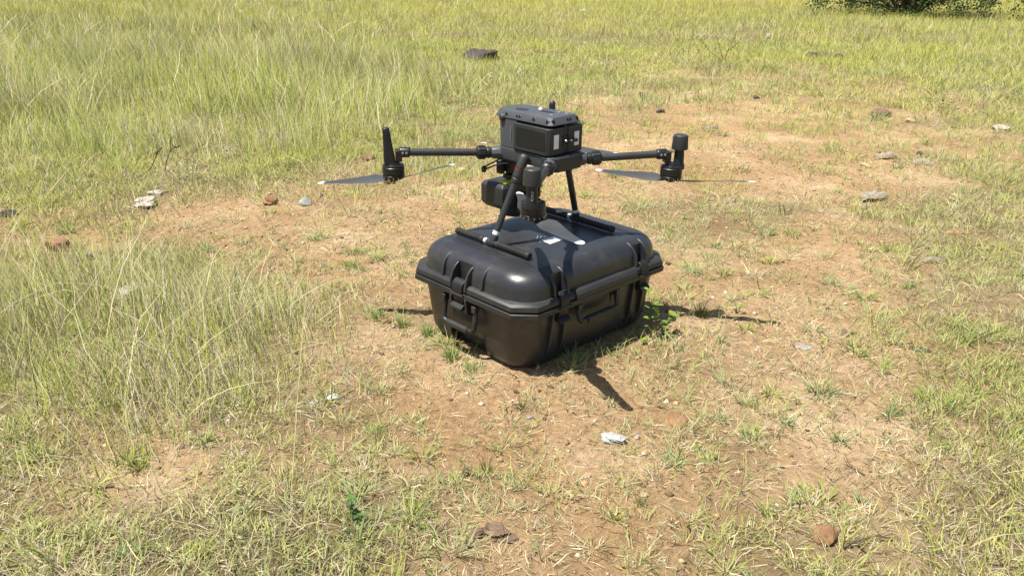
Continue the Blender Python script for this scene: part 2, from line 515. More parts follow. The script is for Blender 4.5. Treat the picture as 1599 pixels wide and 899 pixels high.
# dead stems and runners lying on the soil
def litter(y0, y1, dens, length, width, seg):
    x, y = scatter_area(y0, y1, dens)
    c = grid(CV, x, y) + (fbm(x * 4, y * 4, 43, 3) - .5) * .9
    keep = (NG.random(len(x)) < np.clip(.14 + c * .85, .12, 1)) & ~in_case(x, y, .0)
    x, y = x[keep], y[keep]; t = len(x)
    cs = pick(STRAW, t) * NG.choice([.28, .6, .85, 1.05], (t, 1), p=[.22, .2, .3, .28])
    put('straw', blades(x, y, gheight(x, y) + .001, NG.uniform(0, 6.283, t), length * NG.lognormal(0, .5, t), NG.uniform(1.15, 1.55, t),
                        NG.uniform(-.1, .5, t), width * NG.uniform(.5, 1.3, t), cs, cs * .95, seg))
litter(1.15, 2.4, 8500, .030, .0016, 3)
litter(2.4, 4.5, 5200, .036, .0020, 2)
litter(4.5, 9, 300, .06, .004, 1)

# tall stands
def tall(y0, y1, dens, width, seg, hscale=1.0):
    x, y = scatter_area(y0, y1, dens)
    h = grid(TL, x, y)
    n1 = fbm(x * 2.2, y * 2.2, 51, 3)
    keep = (h > .075) & (NG.random(len(x)) < np.clip((h - .05) * 3.0 + (n1 - .5) * 3.2, .03, 1)) & ~in_case(x, y, .05)
    x, y, h, n1 = x[keep], y[keep], h[keep], n1[keep]; t = len(x)
    cg = pick(OLIVE, t) * .6 + pick(GREEN, t) * .4
    cs = pick(STRAW, t)
    mixv = np.clip(NG.normal(.36, .25, t) + (n1 - .5) * .4, 0, 1)[:, None]
    patch = fbm(x * 1.1 + 4, y * 1.1, 57, 3)
    dry = (NG.random(t) < .12 + np.clip(patch - .45, 0, 1) * 1.1 + np.where(y < 3.6, .10, 0))[:, None]
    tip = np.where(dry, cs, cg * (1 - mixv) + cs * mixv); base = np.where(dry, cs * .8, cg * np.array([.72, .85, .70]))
    ln = h * hscale * NG.uniform(.45, 1.3, t) * (.7 + .6 * fbm(x * 3, y * 3, 83, 2))
    az = np.where(NG.random(t) < .6, 2.9 + (fbm(x * 1.6, y * 1.6, 81, 2) - .5) * 5 + NG.normal(0, .5, t), NG.uniform(0, 6.28, t))
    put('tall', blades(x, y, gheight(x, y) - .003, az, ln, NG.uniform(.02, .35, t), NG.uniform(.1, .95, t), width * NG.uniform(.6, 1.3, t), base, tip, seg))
    # bent straw stalks with pale heads
    k = NG.random(t) < .03
    x, y, h = x[k], y[k], h[k]; t = len(x)
    cs = pick(STRAW, t) * 1.05
    put('tall', blades(x, y, gheight(x, y), NG.normal(.2, 1.4, t), h * NG.uniform(1.0, 1.7, t), NG.uniform(.1, .9, t), NG.uniform(.0, 1.1, t), width * 1.15 * np.ones(t), cs * .9, cs, seg + 1))
tall(1.3, 3.2, 6500, .0025, 4, .68)
tall(3.2, 5.5, 2300, .0032, 3, .80)
tall(5.5, 10, 1500, .0042, 3, .8)
tall(10, 20, 420, .0075, 2, .8)
tall(20, 34, 70, .018, 2)

for key, nm in (('short', 'grass'), ('straw', 'dead_grass_litter'), ('tall', 'tall_grass')):
    o = np_mesh(nm, np.concatenate(GV[key]), np.concatenate(GF[key]), M['grass'], np.concatenate(GC[key]))
    lab = {'short': ('low green and straw coloured grass tufts spread over the dry soil', 'grass'),
           'straw': ('pale dead grass stems lying flat on the bare soil', 'dry grass'),
           'tall': ('tall olive green grass with pale tips standing behind and left of the case', 'tall grass')}[key]
    tag(o, lab[0], lab[1], kind='stuff')
GV = GF = GC = None

# ------------------------------------------------------------------ gravel: grit too fine to count
def gravel():
    n = 90000
    x, y = scatter_area(1.15, 5.5, 5200)
    c = grid(CV, x, y)
    keep = (NG.random(len(x)) < np.clip(.9 - c, .1, 1)) & ~in_case(x, y, 0)
    x, y = x[keep][:n], y[keep][:n]; n = len(x)
    z = gheight(x, y)
    oc = np.array([[1, 0, 0], [-1, 0, 0], [0, 1, 0], [0, -1, 0], [0, 0, 1], [0, 0, -1]], float)
    fc = np.array([[0, 2, 4], [2, 1, 4], [1, 3, 4], [3, 0, 4], [2, 0, 5], [1, 2, 5], [3, 1, 5], [0, 3, 5]])
    sz = NG.lognormal(math.log(.0026), .6, n).clip(.001, .014)
    a = NG.uniform(0, 6.28, n)
    P = oc[None] * NG.uniform(.6, 1.3, (n, 6, 1)) * sz[:, None, None]
    P[..., 2] *= .6
    X = P[..., 0] * np.cos(a)[:, None] - P[..., 1] * np.sin(a)[:, None] + x[:, None]
    Y = P[..., 0] * np.sin(a)[:, None] + P[..., 1] * np.cos(a)[:, None] + y[:, None]
    V = np.stack([X, Y, P[..., 2] + z[:, None] + .0005], -1).reshape(-1, 3)
    F = (fc[None] + (np.arange(n) * 6)[:, None, None]).reshape(-1, 3)
    pal = np.array([[.40, .26, .13], [.46, .32, .18], [.28, .17, .09], [.52, .44, .33], [.15, .10, .06], [.40, .25, .125], [.42, .28, .14]])
    T = np.repeat(pal[NG.integers(0, 7, n)] * NG.uniform(.7, 1.15, (n, 1)), 6, axis=0)
    o = np_mesh('gravel', V, F, M['pebble'], T)
    tag(o, 'fine brown and pale grit scattered over the bare soil', 'gravel', kind='stuff')
gravel()
#@@OBJECTS
# ------------------------------------------------------------------ boolean cut applied at build time (no helper stays in the scene)
def cut(o, cutters):
    tmp = bpy.data.meshes.new('tmp'); tmp.from_pydata(cutters.v, [], cutters.f)
    bm = bmesh.new(); bm.from_mesh(tmp); bmesh.ops.recalc_face_normals(bm, faces=bm.faces); bm.to_mesh(tmp); bm.free()
    c = bpy.data.objects.new('tmp', tmp); COL.objects.link(c)
    par = o.parent; o.parent = None
    m = o.modifiers.new('cut', 'BOOLEAN'); m.object = c; m.operation = 'DIFFERENCE'; m.solver = 'EXACT'; m.use_self = True
    bpy.context.view_layer.update()
    me = bpy.data.meshes.new_from_object(o.evaluated_get(bpy.context.evaluated_depsgraph_get()))
    o.modifiers.remove(m); me.name = o.data.name; o.data = me; o.parent = par
    me.polygons.foreach_set('use_smooth', [True] * len(me.polygons)); me.set_sharp_from_angle(angle=R(35))
    bpy.data.objects.remove(c); bpy.data.meshes.remove(tmp)

def rrect(a, b, r, z, n=10):
    r = min(r, a * .999, b * .999); pts = []
    for cx, cy, a0 in ((a - r, b - r, 0), (-a + r, b - r, 90), (-a + r, -b + r, 180), (a - r, -b + r, 270)):
        for i in range(n + 1):
            t = R(a0 + 90 * i / n); pts.append((cx + r * math.cos(t), cy + r * math.sin(t), z))
    return pts
def chrect(a, b, c, z):
    return [(a, -b + c, z), (a, b - c, z), (a - c, b, z), (-a + c, b, z), (-a, b - c, z), (-a, -b + c, z), (-a + c, -b, z), (a - c, -b, z)]

# ------------------------------------------------------------------ hard case
HL, HW, ZT = .3565, .2785, .3125
def make_case():
    t = empty('hard_case', (CASE_C[0], CASE_C[1], 0), CASE_YAW)
    tag(t, 'big black hard plastic carrying case lying on bare soil under the drone', 'hard case')
    # base
    mb = MB()
    prof = [(-.012, .076, .06), (-.004, .064, .07), (.007, .052, .075), (.030, .043, .080), (.188, .025, .088)]
    mb.prism([rrect(HL - i, HW - i, r, z) for z, i, r in prof])
    base = mb.build('case_base', M['case'], t)
    c = MB()
    for s in (-1, 1):
        c.box((s * HL, .012, .018), (.16, .165, .085))                      # arch between the feet at the ends
        c.box((s * HL, .012, .150), (.072, .118, .100))                     # hollow behind the end handle
        c.box((.0, s * HW, .015), (.40, .10, .05))
        for uu in (-.186, .197):
            c.box((uu, s * HW, .085), (.034, .070, .172))                   # channel under each latch
    for s in (-1, 1): c.box((-.022, s * HW, .152), (.18, .066, .052))       # hollow behind the long-side handle
    cut(base, c)
    base.modifiers.new('bevel', 'BEVEL'); b = base.modifiers['bevel']; b.width = .0022; b.segments = 2; b.limit_method = 'ANGLE'; b.angle_limit = R(40)
    # base rim
    mb = MB(); mb.prism([chrect(HL - .004, HW - .004, .055, .187), chrect(HL, HW, .056, .190), chrect(HL, HW, .056, .204), chrect(HL - .002, HW - .002, .056, .2065)])
    mb.build('case_rim', M['case_part'], t, .0012)
    # lid
    mb = MB()
    mb.prism([chrect(HL - .006, HW - .006, .056, .2095), chrect(HL - .002, HW - .002, .056, .2120), chrect(HL - .004, HW - .004, .056, .226), chrect(HL - .012, HW - .012, .058, .233)])
    lidrim = mb.build('lid_rim', M['case_part'], None, .0015)
    lid_prof = [(.222, .020, .099), (.236, .0215, .099), (.254, .0245, .098)]
    for k in range(1, 11):
        a = R(90 * k / 10)
        lid_prof.append((.254 + .057 * math.sin(a), .0245 + .054 * (1 - math.cos(a)), .098 - .030 * (1 - math.cos(a))))
    lid_prof.append((ZT - .0004, .098, .06)); lid_prof.append((ZT, .14, .05))
    def inset(z):
        for (z0, i0, _), (z1, i1, _) in zip(lid_prof, lid_prof[1:]):
            if z0 <= z <= z1: return i0 + (i1 - i0) * (z - z0) / (z1 - z0)
        return lid_prof[0][1]
    mb = MB(); mb.prism([rrect(HL - i, HW - i, r, z, 14) for z, i, r in lid_prof])
    lid = mb.build('lid', M['case'], t)
    c = MB()
    for s in (-1, 1):
        for uu in (-.186, .197): c.box((uu, s * (HW - .012), .262), (.046, .062, .10))      # lid recess over each latch
        c.box((s * (HL - .010), .012, .262), (.058, .062, .084))
        c.box((s * .231, 0, ZT + .004), (.010, .400, .0125))                # grooves across the top
        c.box((s * .246, 0, ZT + .004), (.006, .410, .0115))
    cut(lid, c)
    m = lid.modifiers.new('bevel', 'BEVEL'); m.width = .0018; m.segments = 2; m.limit_method = 'ANGLE'; m.angle_limit = R(40)
    lidrim.parent = t
    # ribs on lid and base: a curved fin that follows the shoulder
    def fin(mbx, ax, sgn, pos, half, z0, z1, out, lidpart=True, th=.009):
        outer = []; inner = []
        zs = [z0 + (z1 - z0) * k / 12 for k in range(13)]
        for z in zs:
            if lidpart: i = inset(z)
            else: i = .025 + (.188 - z) * .115
            k = (z - z0) / (z1 - z0)
            o_ = out * (1 - k ** 3 * .85) if lidpart else out * min(1, k * 4)
            outer.append((half - i + o_, z)); inner.append((half - i - .02 - (.02 if lidpart else 0) * k, z - (.012 * k if lidpart else 0)))
        poly = outer + inner[::-1]
        secs = []
        for d in (-th / 2, th / 2):
            secs.append([((sgn * h, pos + d, z) if ax == 0 else (pos + d, sgn * h, z)) for h, z in poly])
        mbx.prism(secs)
    for s in (-1, 1):
        for pos in (.101, -.080): 
            f = MB(); fin(f, 0, s, pos, HL, .230, .3095, .009); f.build('lid_rib', M['case'], t, .0022)
        for pos in (-.022, .046):
            f = MB(); fin(f, 0, s, pos, HL, .214, .290, .022, th=.008); f.build('lid_rib', M['case'], t, .0022)
            f = MB(); fin(f, 0, s, pos, HL, .125, .190, .026, False, .008); f.build('base_rib', M['case'], t, .0022)
        for pos in (-.214, -.158, .169, .225):
            f = MB(); fin(f, 1, s, pos, HW, .230, .3095, .011); f.build('lid_rib', M['case'], t, .0022)
            f = MB(); fin(f, 1, s, pos, HW, .030, .188, .013, False, .010); f.build('base_rib', M['case'], t, .0022)
    # lip along the long sides
    for s in (-1, 1):
        f = MB()
        f.prism([[(u, s * (HW + a), z) for a, z in ((-.016, .208), (.004, .208), (.006, .214), (.005, .224), (-.004, .2345), (-.016, .2345))] for u in (-.134, .02 + .0, .152)])
        f.build('lid_lip', M['case_part'], t, .0015)
    # latches
    def latch(ax, s, pos, half, w):
        e = MB()
        q = lambda a, o_, z: ((s * (half + o_), pos + a, z) if ax == 0 else (pos + a, s * (half + o_), z))
        prof = [(-.022, .150), (-.010, .150), (-.007, .158), (-.002, .185), (.004, .200), (.004, .226), (-.001, .236), (-.010, .244), (-.020, .246), (-.020, .20)]
        e.prism([[q(a, o_, z) for o_, z in prof] for a in (-w / 2, w / 2)])
        b_ = e.build('latch', M['latch'], t, .0015)
        h = MB(); h.prism([[q(a, o_, z) for o_, z in ((-.010, .156), (.008, .151), (.011, .154), (.009, .160), (-.005, .170))] for a in (-w / 2 * 1.15, w / 2 * 1.15)])
        h.build('latch_tab', M['latch'], b_, .001)
        h = MB(); h.tube(q(-w / 2 - .006, .003, .200), q(w / 2 + .006, .003, .200), .004, n=10); h.build('latch_pin', M['case_part'], b_)
    for s in (-1, 1):
        for pos in (-.186, .197): latch(1, s, pos, HW, .036)
        latch(0, s, .012, HL, .046)
    # handles
    def handle(ax, s, pos, half, w, z0, z1, r=.008):
        q = lambda a, o_, z: Vector((s * (half + o_), pos + a, z) if ax == 0 else (pos + a, s * (half + o_), z))
        pts = []
        lean = .012
        for a, k in ((-w / 2, 1), (-w / 2, .55), (-w / 2, .16), (-w / 2 + .004, .05), (-w / 2 + .014, 0), (w / 2 - .014, 0), (w / 2 - .004, .05), (w / 2, .16), (w / 2, .55), (w / 2, 1)):
            pts.append(q(a, -.014 + lean * (1 - k), z0 + (z1 - z0) * k))
        e = MB(); e.path(pts, r, 10); hd = e.build('carry_handle', M['case_part'], t)
        g = MB(); g.rings(q(-w * .34, .0, z0), q(w * .34, .0, z0) - q(-w * .34, .0, z0), [(0, r * 1.05), (.003, r * 1.4), (w * .68 - .003, r * 1.4), (w * .68, r * 1.05)], 14)
        g.build('handle_grip', M['case_part'], hd)
        for a in (-w / 2, w / 2):
            p = MB(); p.box(q(a, -.010, z1), (.018, .020, .022) if ax == 1 else (.020, .018, .022)); p.build('handle_pivot', M['case_part'], t, .002)
    for s in (-1, 1):
        handle(1, s, -.022, HW, .180, .128, .176)
        handle(0, s, .012, HL, .142, .092, .168)
    # stickers and marks on the lid
    f = MB(); f.prism([[(u, v, z) for u, v in ((-.044, -.079), (.020, -.075), (.020, -.036), (-.038, -.031))] for z in (ZT - .0002, ZT + .0007)]); f.build('paper_sticker', M['sticker'], t)
    f = MB(); f.box((.026, -.130, ZT + .0006), (.010, .024, .0014)); f.box((.034, -.130, ZT + .0006), (.004, .022, .0020)); f.build('small_sticker', M['sticker_grey'], t)
    for k in range(3):
        f = MB(); f.prism([[(u, v, z) for u, v in ((-.060 + k * .006, -.044 + k * .012), (-.058 + k * .006, -.046 + k * .012), (-.004 - k * .004, -.018 + k * .012), (-.006 - k * .004, -.0165 + k * .012))] for z in (ZT - .0002, ZT + .0006)])
        f.build('printed_mark', M['band'], t)
make_case()

# ------------------------------------------------------------------ drone
ZD = .3135
DC = (.0753, 2.6179); DYAW = .7678
def make_drone():
    t = empty('drone', (DC[0], DC[1], ZD), DYAW)
    tag(t, 'dark grey four armed quadcopter drone standing on the black case', 'drone')
    O = (0, 0, ZD)
    def mb(): return MB(O)
    # ---- body: nose and underside
    def outline(a, back, side, front, z, n=9, rb=.010):
        """top-view outline: straight sides, rounded nose"""
        pts = []
        for i in range(2 * n + 1):
            th = R(180 * i / (2 * n)); c = math.cos(th); s = math.sin(th)
            pts.append((a * math.copysign(abs(c) ** .62, c), side + (front - side) * abs(s) ** .8, z))
        pts += [(-a, back + rb, z), (-a + rb, back, z), (a - rb, back, z), (a, back + rb, z)]
        return pts
    f = mb()
    f.prism([outline(.050, -.108, .066, .108, .553), outline(.070, -.124, .072, .118, .560), outline(.074, -.128, .076, .124, .575), outline(.074, -.128, .076, .124, .598)])
    body = f.build('body', M['shell'], t, .0015)
    f = mb()
    f.prism([outline(.072, .026, .072, .122, .600, rb=.004), outline(.071, .026, .073, .125, .640, rb=.004), outline(.068, .026, .076, .130, .690, rb=.004)])
    f.build('nose', M['shell'], t, .0012)
    f = mb(); f.box((0, -.046, .645), (.012, .146, .084)); f.build('battery_bay', M['dark'], t)
    f = mb()
    f.prism([outline(.064, -.112, .084, .140, .688), outline(.070, -.121, .084, .148, .691), outline(.070, -.121, .084, .148, .6935), outline(.058, -.108, .078, .136, .7135), outline(.052, -.100, .072, .128, .7150)])
    cover = f.build('top_cover', M['shell'], t, .0012)
    f = mb(); f.box((.006, -.030, .7152), (.018, .050, .0020)); f.build('cover_slot', M['black'], cover, .0008)
    f = mb(); f.prism([[(x * .016 - .022, y * .024 + .05, z) for x, y, _ in rrect(1, 1, .9, 0)] for z in (.7140, .7165)]); f.build('cover_pad', M['dark'], cover)
    for (a, b_) in ((.030, -.060), (-.020, -.075), (.032, -.090)):
        f = mb(); f.rings((a, b_, .7145), (0, 0, 1), [(0, .006), (.0015, .006), (.002, .004)], 16); f.build('cover_screw', M['band'], cover)
    f = mb(); f.rings((.022, .012, .7145), (0, 0, 1), [(0, .007), (.004, .006), (.007, .002)], 14); f.build('beacon', M['sticker'], cover)
    # sensor eyes along the slanted edge of the cover
    nrm = Vector((-.84, 0, .54))
    for v in (.075, .028, .016, -.045, -.108 + .006):
        for s in (-1, 1):
            r = .0062 if v in (.075, -.045, -.102) else .0048
            n_ = Vector((s * .84, 0, .54)); p = Vector((s * .0645, v, .7030))
            f = mb(); f.rings(p - n_ * .003, n_, [(0, r), (.0042, r), (.0048, r * .8)], 18); e = f.build('sensor_eye', M['black'], cover)
            f = mb(); f.rings(p + n_ * .0015, n_, [(0, r * .5), (.0009, r * .5), (.0014, r * .3)], 12); f.build('sensor_lens', M['lens'], e)
    for u in (-.052, .010, .022, .052):
        r = .0060 if abs(u) > .05 else .0046
        n_ = Vector((0, -.84, .54)); p = Vector((u, -.1145, .7030))
        f = mb(); f.rings(p - n_ * .003, n_, [(0, r), (.0042, r), (.0048, r * .8)], 18); e = f.build('sensor_eye', M['black'], cover)
        f = mb(); f.rings(p + n_ * .0015, n_, [(0, r * .5), (.0009, r * .5), (.0014, r * .3)], 12); f.build('sensor_lens', M['lens'], e)
    # nose side bulges
    for s in (-1, 1):
        f = mb(); f.rings((s * .060, .088, .690), (s, .35, 0), [(0, .014), (.010, .013), (.016, .010), (.018, .006)], 20); f.build('nose_light', M['dark'], t)
        f = mb()
        for k in range(7): f.box((s * .0738, .048, .668 - k * .007), (.0012, .003, .0022))
        f.build('vent_marks', M['band'], t)
    # ---- batteries
    for s in (-1, 1):
        f = mb()
        x0, x1 = (.003, .079) if s > 0 else (-.079, -.003)
        f.prism([[(x0 if x0 > 0 else x0, -.112, z), (x0 + .008, -.123, z), (x1 - .008, -.123, z), (x1, -.112, z), (x1, .030, z), (x0, .030, z)] for z in (.6015, .6835)])
        b_ = f.build('battery', M['dark'], t, .0030, seg=3)
        f = mb(); f.box((s * .079, -.045, .645), (.0024, .125, .058)); f.build('battery_panel', M['black'], b_, .001)
        lx = -.046 if s < 0 else .045
        f = mb(); f.box((lx, -.1236, .643), (.021, .0014, .043)); f.build('battery_sticker', M['sticker'], b_, .0004)
        f = mb(); f.box((s * .012, -.1240, .643), (.010, .003, .030)); f.build('battery_button', M['black'], b_, .001)
    f = mb(); f.tube((-.014, -.132, .643), (.030, -.132, .640), .0022, n=10); f.rings((.026, -.132, .6405), (1, 0, 0), [(0, .004), (.004, .006), (.010, .006), (.014, .003)], 14)
    f.tube((-.006, -.120, .643), (-.006, -.133, .643), .004, n=10); f.build('battery_lock', M['black'], t)
    f = mb(); f.rings((-.016, -.132, .643), (1, 0, 0), [(0, .002), (.002, .0036), (.006, .0036), (.008, .002)], 12); f.rings((.008, -.132, .6415), (1, 0, 0), [(0, .002), (.002, .0033), (.007, .0033), (.009, .002)], 12)
    f.build('lock_screw', M['metal'], t)
    # rear crossbeam under the batteries
    f = mb(); f.prism([[(-.078, -.120, z0), (-.050, -.142, z0), (.050, -.142, z0), (.078, -.120, z0), (.078, -.09, z0), (-.078, -.09, z0)] for z0 in (.552, .597)]); f.build('rear_beam', M['dark'], t, .004)
    # ---- arms, motors, masts
    MZ = .585
    corners = [('front', -1, (-.066, .112, .574), (-.352, .2975, MZ)), ('front', 1, (.066, .112, .574), (.372, .2975, MZ + .005)),
               ('rear', -1, (-.066, -.118, .573), (-.317, -.2975, MZ)), ('rear', 1, (.066, -.118, .573), (.317, -.2975, MZ))]
    blade_dirs = {(-1, 'front'): (122.7, 3.4, .466, .502), (1, 'front'): (-62, 125, .494, .500), (-1, 'rear'): (-107, 54, .508, .500), (1, 'rear'): (105.8, -59, .496, .514)}
    for kind, s, a, b_ in corners:
        A, B = Vector(a), Vector(b_); d = (B - A).normalized(); Lr = (B - A).length
        q = d.to_track_quat('Z', 'Y').to_matrix()
        # stub block
        f = mb(); f.rings(A - d * .022, d, [(0, .024), (.034, .0215), (.046, .018)], 8); f.build('arm_mount', M['shell'], t, .003)
        f = mb(); f.tube(A + d * .02, B - d * .030, .0118, n=24); arm = f.build('arm', M['carbon'], t)
        f = mb(); f.rings(A + d * .026, d, [(0, .016), (.002, .0185), (.010, .0185), (.012, .0170), (.014, .0170), (.016, .0205), (.040, .0205), (.044, .0175), (.047, .0135)], 28)
        for k in range(10):
            th = 2 * math.pi * k / 10
            o_ = q @ Vector((math.cos(th) * .0205, math.sin(th) * .0205, .055))
            f.box(A + d * 0 + o_, (.0034, .0034, .022), rot=q)
        f.build('arm_lock_ring', M['black'], arm, .0006)
        # motor mount clamp
        f = mb(); f.rings(B - d * .058, d, [(0, .0135), (.003, .0165), (.030, .0165), (.034, .0150)], 20); f.box(B - d * .022 + Vector((0, 0, -.010)), (.020, .032, .036), rot=Matrix.Rotation(math.atan2(d.y, d.x), 3, 'Z'))
        side = Vector((-d.y, d.x, 0))
        mount = f.build('motor_mount', M['black'], t, .002)
        for k in (-.046, -.034):
            for sg in (-1, 1):
                f = mb(); f.rings(B + d * k + side * .0155 * sg, side * sg, [(0, .004), (.0028, .004), (.0034, .002)], 12)
                f.build('mount_screw', M['band'], mount)
        # motor
        MC = Vector((B.x, B.y, 0)) - Vector((d.x, d.y, 0)) * .004
        f = mb(); f.rings(MC + Vector((0, 0, .502)), (0, 0, 1), [(0, .030), (.001, .0335), (.011, .0345), (.0125, .0330), (.0145, .0330), (.016, .0350), (.037, .0350), (.0385, .0335), (.0435, .0335), (.044, .0300), (.045, .022), (.052, .020)], 40)
        motor = f.build('motor', M['black'], t)
        f = mb()
        for k in range(14):
            th = 2 * math.pi * k / 14
            f.box(MC + Vector((math.cos(th) * .0335, math.sin(th) * .0335, .507)), (.004, .0022, .006), rot=Matrix.Rotation(th, 3, 'Z'))
        f.build('motor_bolts', M['metal'], motor)
        # hub
        f = mb(); f.rings(MC + Vector((0, 0, .4925)), (0, 0, 1), [(0, .010), (.0015, .013), (.007, .014), (.012, .020)], 20); f.build('propeller_hub', M['black'], t)
        # mast
        out = Vector((d.x, d.y, 0)).normalized()
        if kind == 'front':
            P0 = Vector((B.x, B.y, 0)) + out * .006
            rot = Matrix.Rotation(math.atan2(out.y, out.x), 3, 'Z')
            f = mb(); secs = []
            for z, w_, th_ in ((.546, .036, .034), (.575, .035, .032), (.592, .031, .028), (.620, .0270, .025), (.650, .0235, .022), (.660, .0215, .020), (.664, .015, .013)):
                k = (z - .546) / .133
                secs.append([P0 + out * (.010 * k) + rot @ Vector((x, y, z)) for x, y, _ in rrect(w_ / 2, th_ / 2, .007, 0, 5)])
            f.prism(secs); f.build('antenna_mast', M['black'], t, smooth=50)
        else:
            P0 = Vector((B.x, B.y, 0)) + out * .018
            f = mb(); f.rings(P0 + Vector((0, 0, .535)), (0, 0, 1), [(0, .020), (.012, .0195), (.020, .0165), (.055, .0155), (.066, .0135)], 28); neck = f.build('antenna_neck', M['black'], t)
            f = mb(); f.rings(P0 + Vector((0, 0, .598)), (0, 0, 1), [(0, .016), (.001, .0255), (.006, .0262), (.040, .0235), (.044, .0225), (.046, .020)], 32); f.build('antenna_cap', M['dark'], t)
            if s < 0:
                view = Vector((-.70, -.71, 0)); p = P0 + Vector((.0, .0, .571)) + Vector((-.0045, -.0155, 0))
                for zz in (.578, .565):
                    pts = [Vector((P0.x + .0160 * math.cos(R(-134) + .16 * math.cos(x)), P0.y + .0160 * math.sin(R(-134) + .16 * math.cos(x)), zz + .0060 * math.sin(x))) for x in np.linspace(0, 6.283, 14)]
                    f = mb(); f.path(pts, .0008, 6); f.build('white_emblem', M['tip'], neck)
        # propeller blades
        a1, a2, t1, t2 = blade_dirs[(s, kind)]
        hub = MC + Vector((0, 0, .4985))
        for ang, zt in ((a1, t1), (a2, t2)):
            dr = Vector((math.cos(R(ang)), math.sin(R(ang)), 0)); sd = Vector((-dr.y, dr.x, 0))
            # left/right pitch by rotor sense
            sense = -1 if (s < 0) == (kind == 'front') else 1
            def section(r_):
                k = (r_ - .018) / .249
                ch = .020 + .031 * min(1, max(0, (k - .02) / .20)) ** .8 if k < .22 else .051 - .031 * (k - .22) / .78
                tw = R(26 - 20 * min(1, k * 1.1)) * sense
                c0 = hub + dr * r_ + Vector((0, 0, (zt - hub.z) * k))
                off = sd * (.011 * sense * math.sin(min(1, k * 1.6 + .05) * 3.1) * (1 - k))
                res = []
                for x, y in ((-.5, 0), (-.30, .0010), (0, .0015), (.30, .0011), (.5, 0), (.3, -.0005), (0, -.0006), (-.3, -.0006)):
                    res.append(c0 + off + sd * (x * ch * math.cos(tw)) + Vector((0, 0, x * ch * math.sin(tw) + y)))
                return res
            rs = [.018, .026, .036, .048, .062, .078, .10, .125, .15, .175, .20, .225, .238]
            f = mb(); f.prism([section(r_) for r_ in rs]); bl = f.build('propeller_blade', M['blade'], t, smooth=60)
            f = mb(); f.prism([section(r_) for r_ in (.2383, .2440)]); f.build('blade_band', M['band'], bl, smooth=60)
            f = mb(); secs = [section(r_) for r_ in (.2443, .252, .259, .2655)]
            for si, sc in ((2, .8), (3, .35)):
                c0 = sum((Vector(p_) for p_ in secs[si]), Vector()) / 8; secs[si] = [c0 + (p_ - c0) * sc for p_ in secs[si]]
            f.prism(secs); f.build('blade_tip', M['tip'], bl, smooth=60)
    # ---- landing gear
    for s in (-1, 1):
        top = Vector((s * .090, -.034, .590)); bot = Vector((s * .195, -.004, .330)); d = (bot - top).normalized()
        f = mb(); f.tube(top + d * .05, bot, .0105, n=22); leg = f.build('landing_leg', M['carbon'], t)
        f = mb(); f.rings(top - d * .006, d, [(0, .010), (.004, .0145), (.010, .0165), (.045, .0160), (.047, .0135), (.050, .0135), (.052, .0160), (.072, .0155), (.074, .0135), (.078, .0135), (.080, .0150), (.090, .0140), (.093, .0110)], 24)
        col = f.build('leg_joint', M['dark'], leg)
        f = mb(); f.rings(top + d * .0418, d, [(0, .0163), (.0012, .0163)], 24); f.build('red_ring', M['red'], leg)
        f = mb(); f.tube(top + Vector((-s * .030, 0, -.016)), top + d * .012, .012, n=14); f.build('leg_bracket', M['dark'], t, .001)
        f = mb(); f.rings(bot - d * .036, d, [(0, .0100), (.0004, .0109), (.012, .0109), (.0125, .0100)], 22); f.build('white_tape', M['white'], leg)
        # skid
        v0, v1, z = .168, -.170, .3255
        ax = Vector((0, -1, 0))
        f = mb(); f.tube((s * .195, v0 - .006, z), (s * .195, v1 + .006, z), .0085, n=18); f.rings((s * .195, .016, z), ax, [(0, .0100), (.002, .0118), (.030, .0118), (.032, .0100)], 20); f.rings(bot - d * .022, d, [(0, .0118), (.006, .0130), (.026, .0120)], 20)
        sk = f.build('skid', M['dark'], t)
        f = mb(); f.rings((s * .195, .0335, z), ax, [(0, .0080), (.0004, .0092), (.012, .0092), (.0125, .0080)], 20); f.build('white_tape', M['tip'], sk)
        for a0, a1_ in ((v0, .036), (-.022, v1)):
            prof = [(0, .0085), (.0015, .0112), (.012, .0118), (.0135, .0105)]
            n_ = int((abs(a1_ - a0) - .028) / .0046)
            for k in range(n_):
                h = .014 + k * .0046; prof += [(h, .0096), (h + .0008, .0108), (h + .0034, .0108), (h + .0042, .0096)]
            Lr = abs(a1_ - a0); prof += [(Lr - .013, .0118), (Lr - .0015, .0112), (Lr, .0085)]
            prof = [(h, r_) for h, r_ in prof if h <= Lr]
            f = mb(); f.rings((s * .195, a0, z), ax, prof, 18); f.build('rubber_sleeve', M['rubber'], sk, smooth=25)
    # ---- forward camera stack under the nose
    f = mb(); f.box((-.010, .105, .528), (.052, .060, .045)); f.rings((.004, .128, .468), (0, 0, 1), [(0, .012), (.008, .014), (.030, .016), (.040, .014)], 24)
    gm = f.build('gimbal_mount', M['black'], t, .003)
    f = mb(); f.box((-.046, .122, .520), (.018, .024, .040)); f.build('nose_camera', M['black'], t, .003)
    f = mb(); f.rings((-.057, .118, .520), (-1, -.2, 0), [(0, .008), (.003, .008), (.004, .005)], 16); f.build('nose_camera_lens', M['lens'], t)
    f = mb(); f.prism([[(x, y, z) for x, y in c] for z, c in (
        (.388, ((-.072, .080), (.060, .080), (.060, .165), (-.072, .165))), (.404, ((-.083, .072), (.068, .072), (.068, .178), (-.083, .178))),
        (.462, ((-.083, .072), (.068, .072), (.068, .178), (-.083, .178))), (.473, ((-.074, .080), (.062, .080), (.062, .172), (-.074, .172))))])
    pay = f.build('scanner', M['dark'], t, .004, seg=3)
    f = mb(); f.rings((.020, .125, .348), (0, 0, 1), [(0, .036), (.004, .046), (.040, .052), (.044, .048)], 30); f.build('scanner_drum', M['black'], pay)
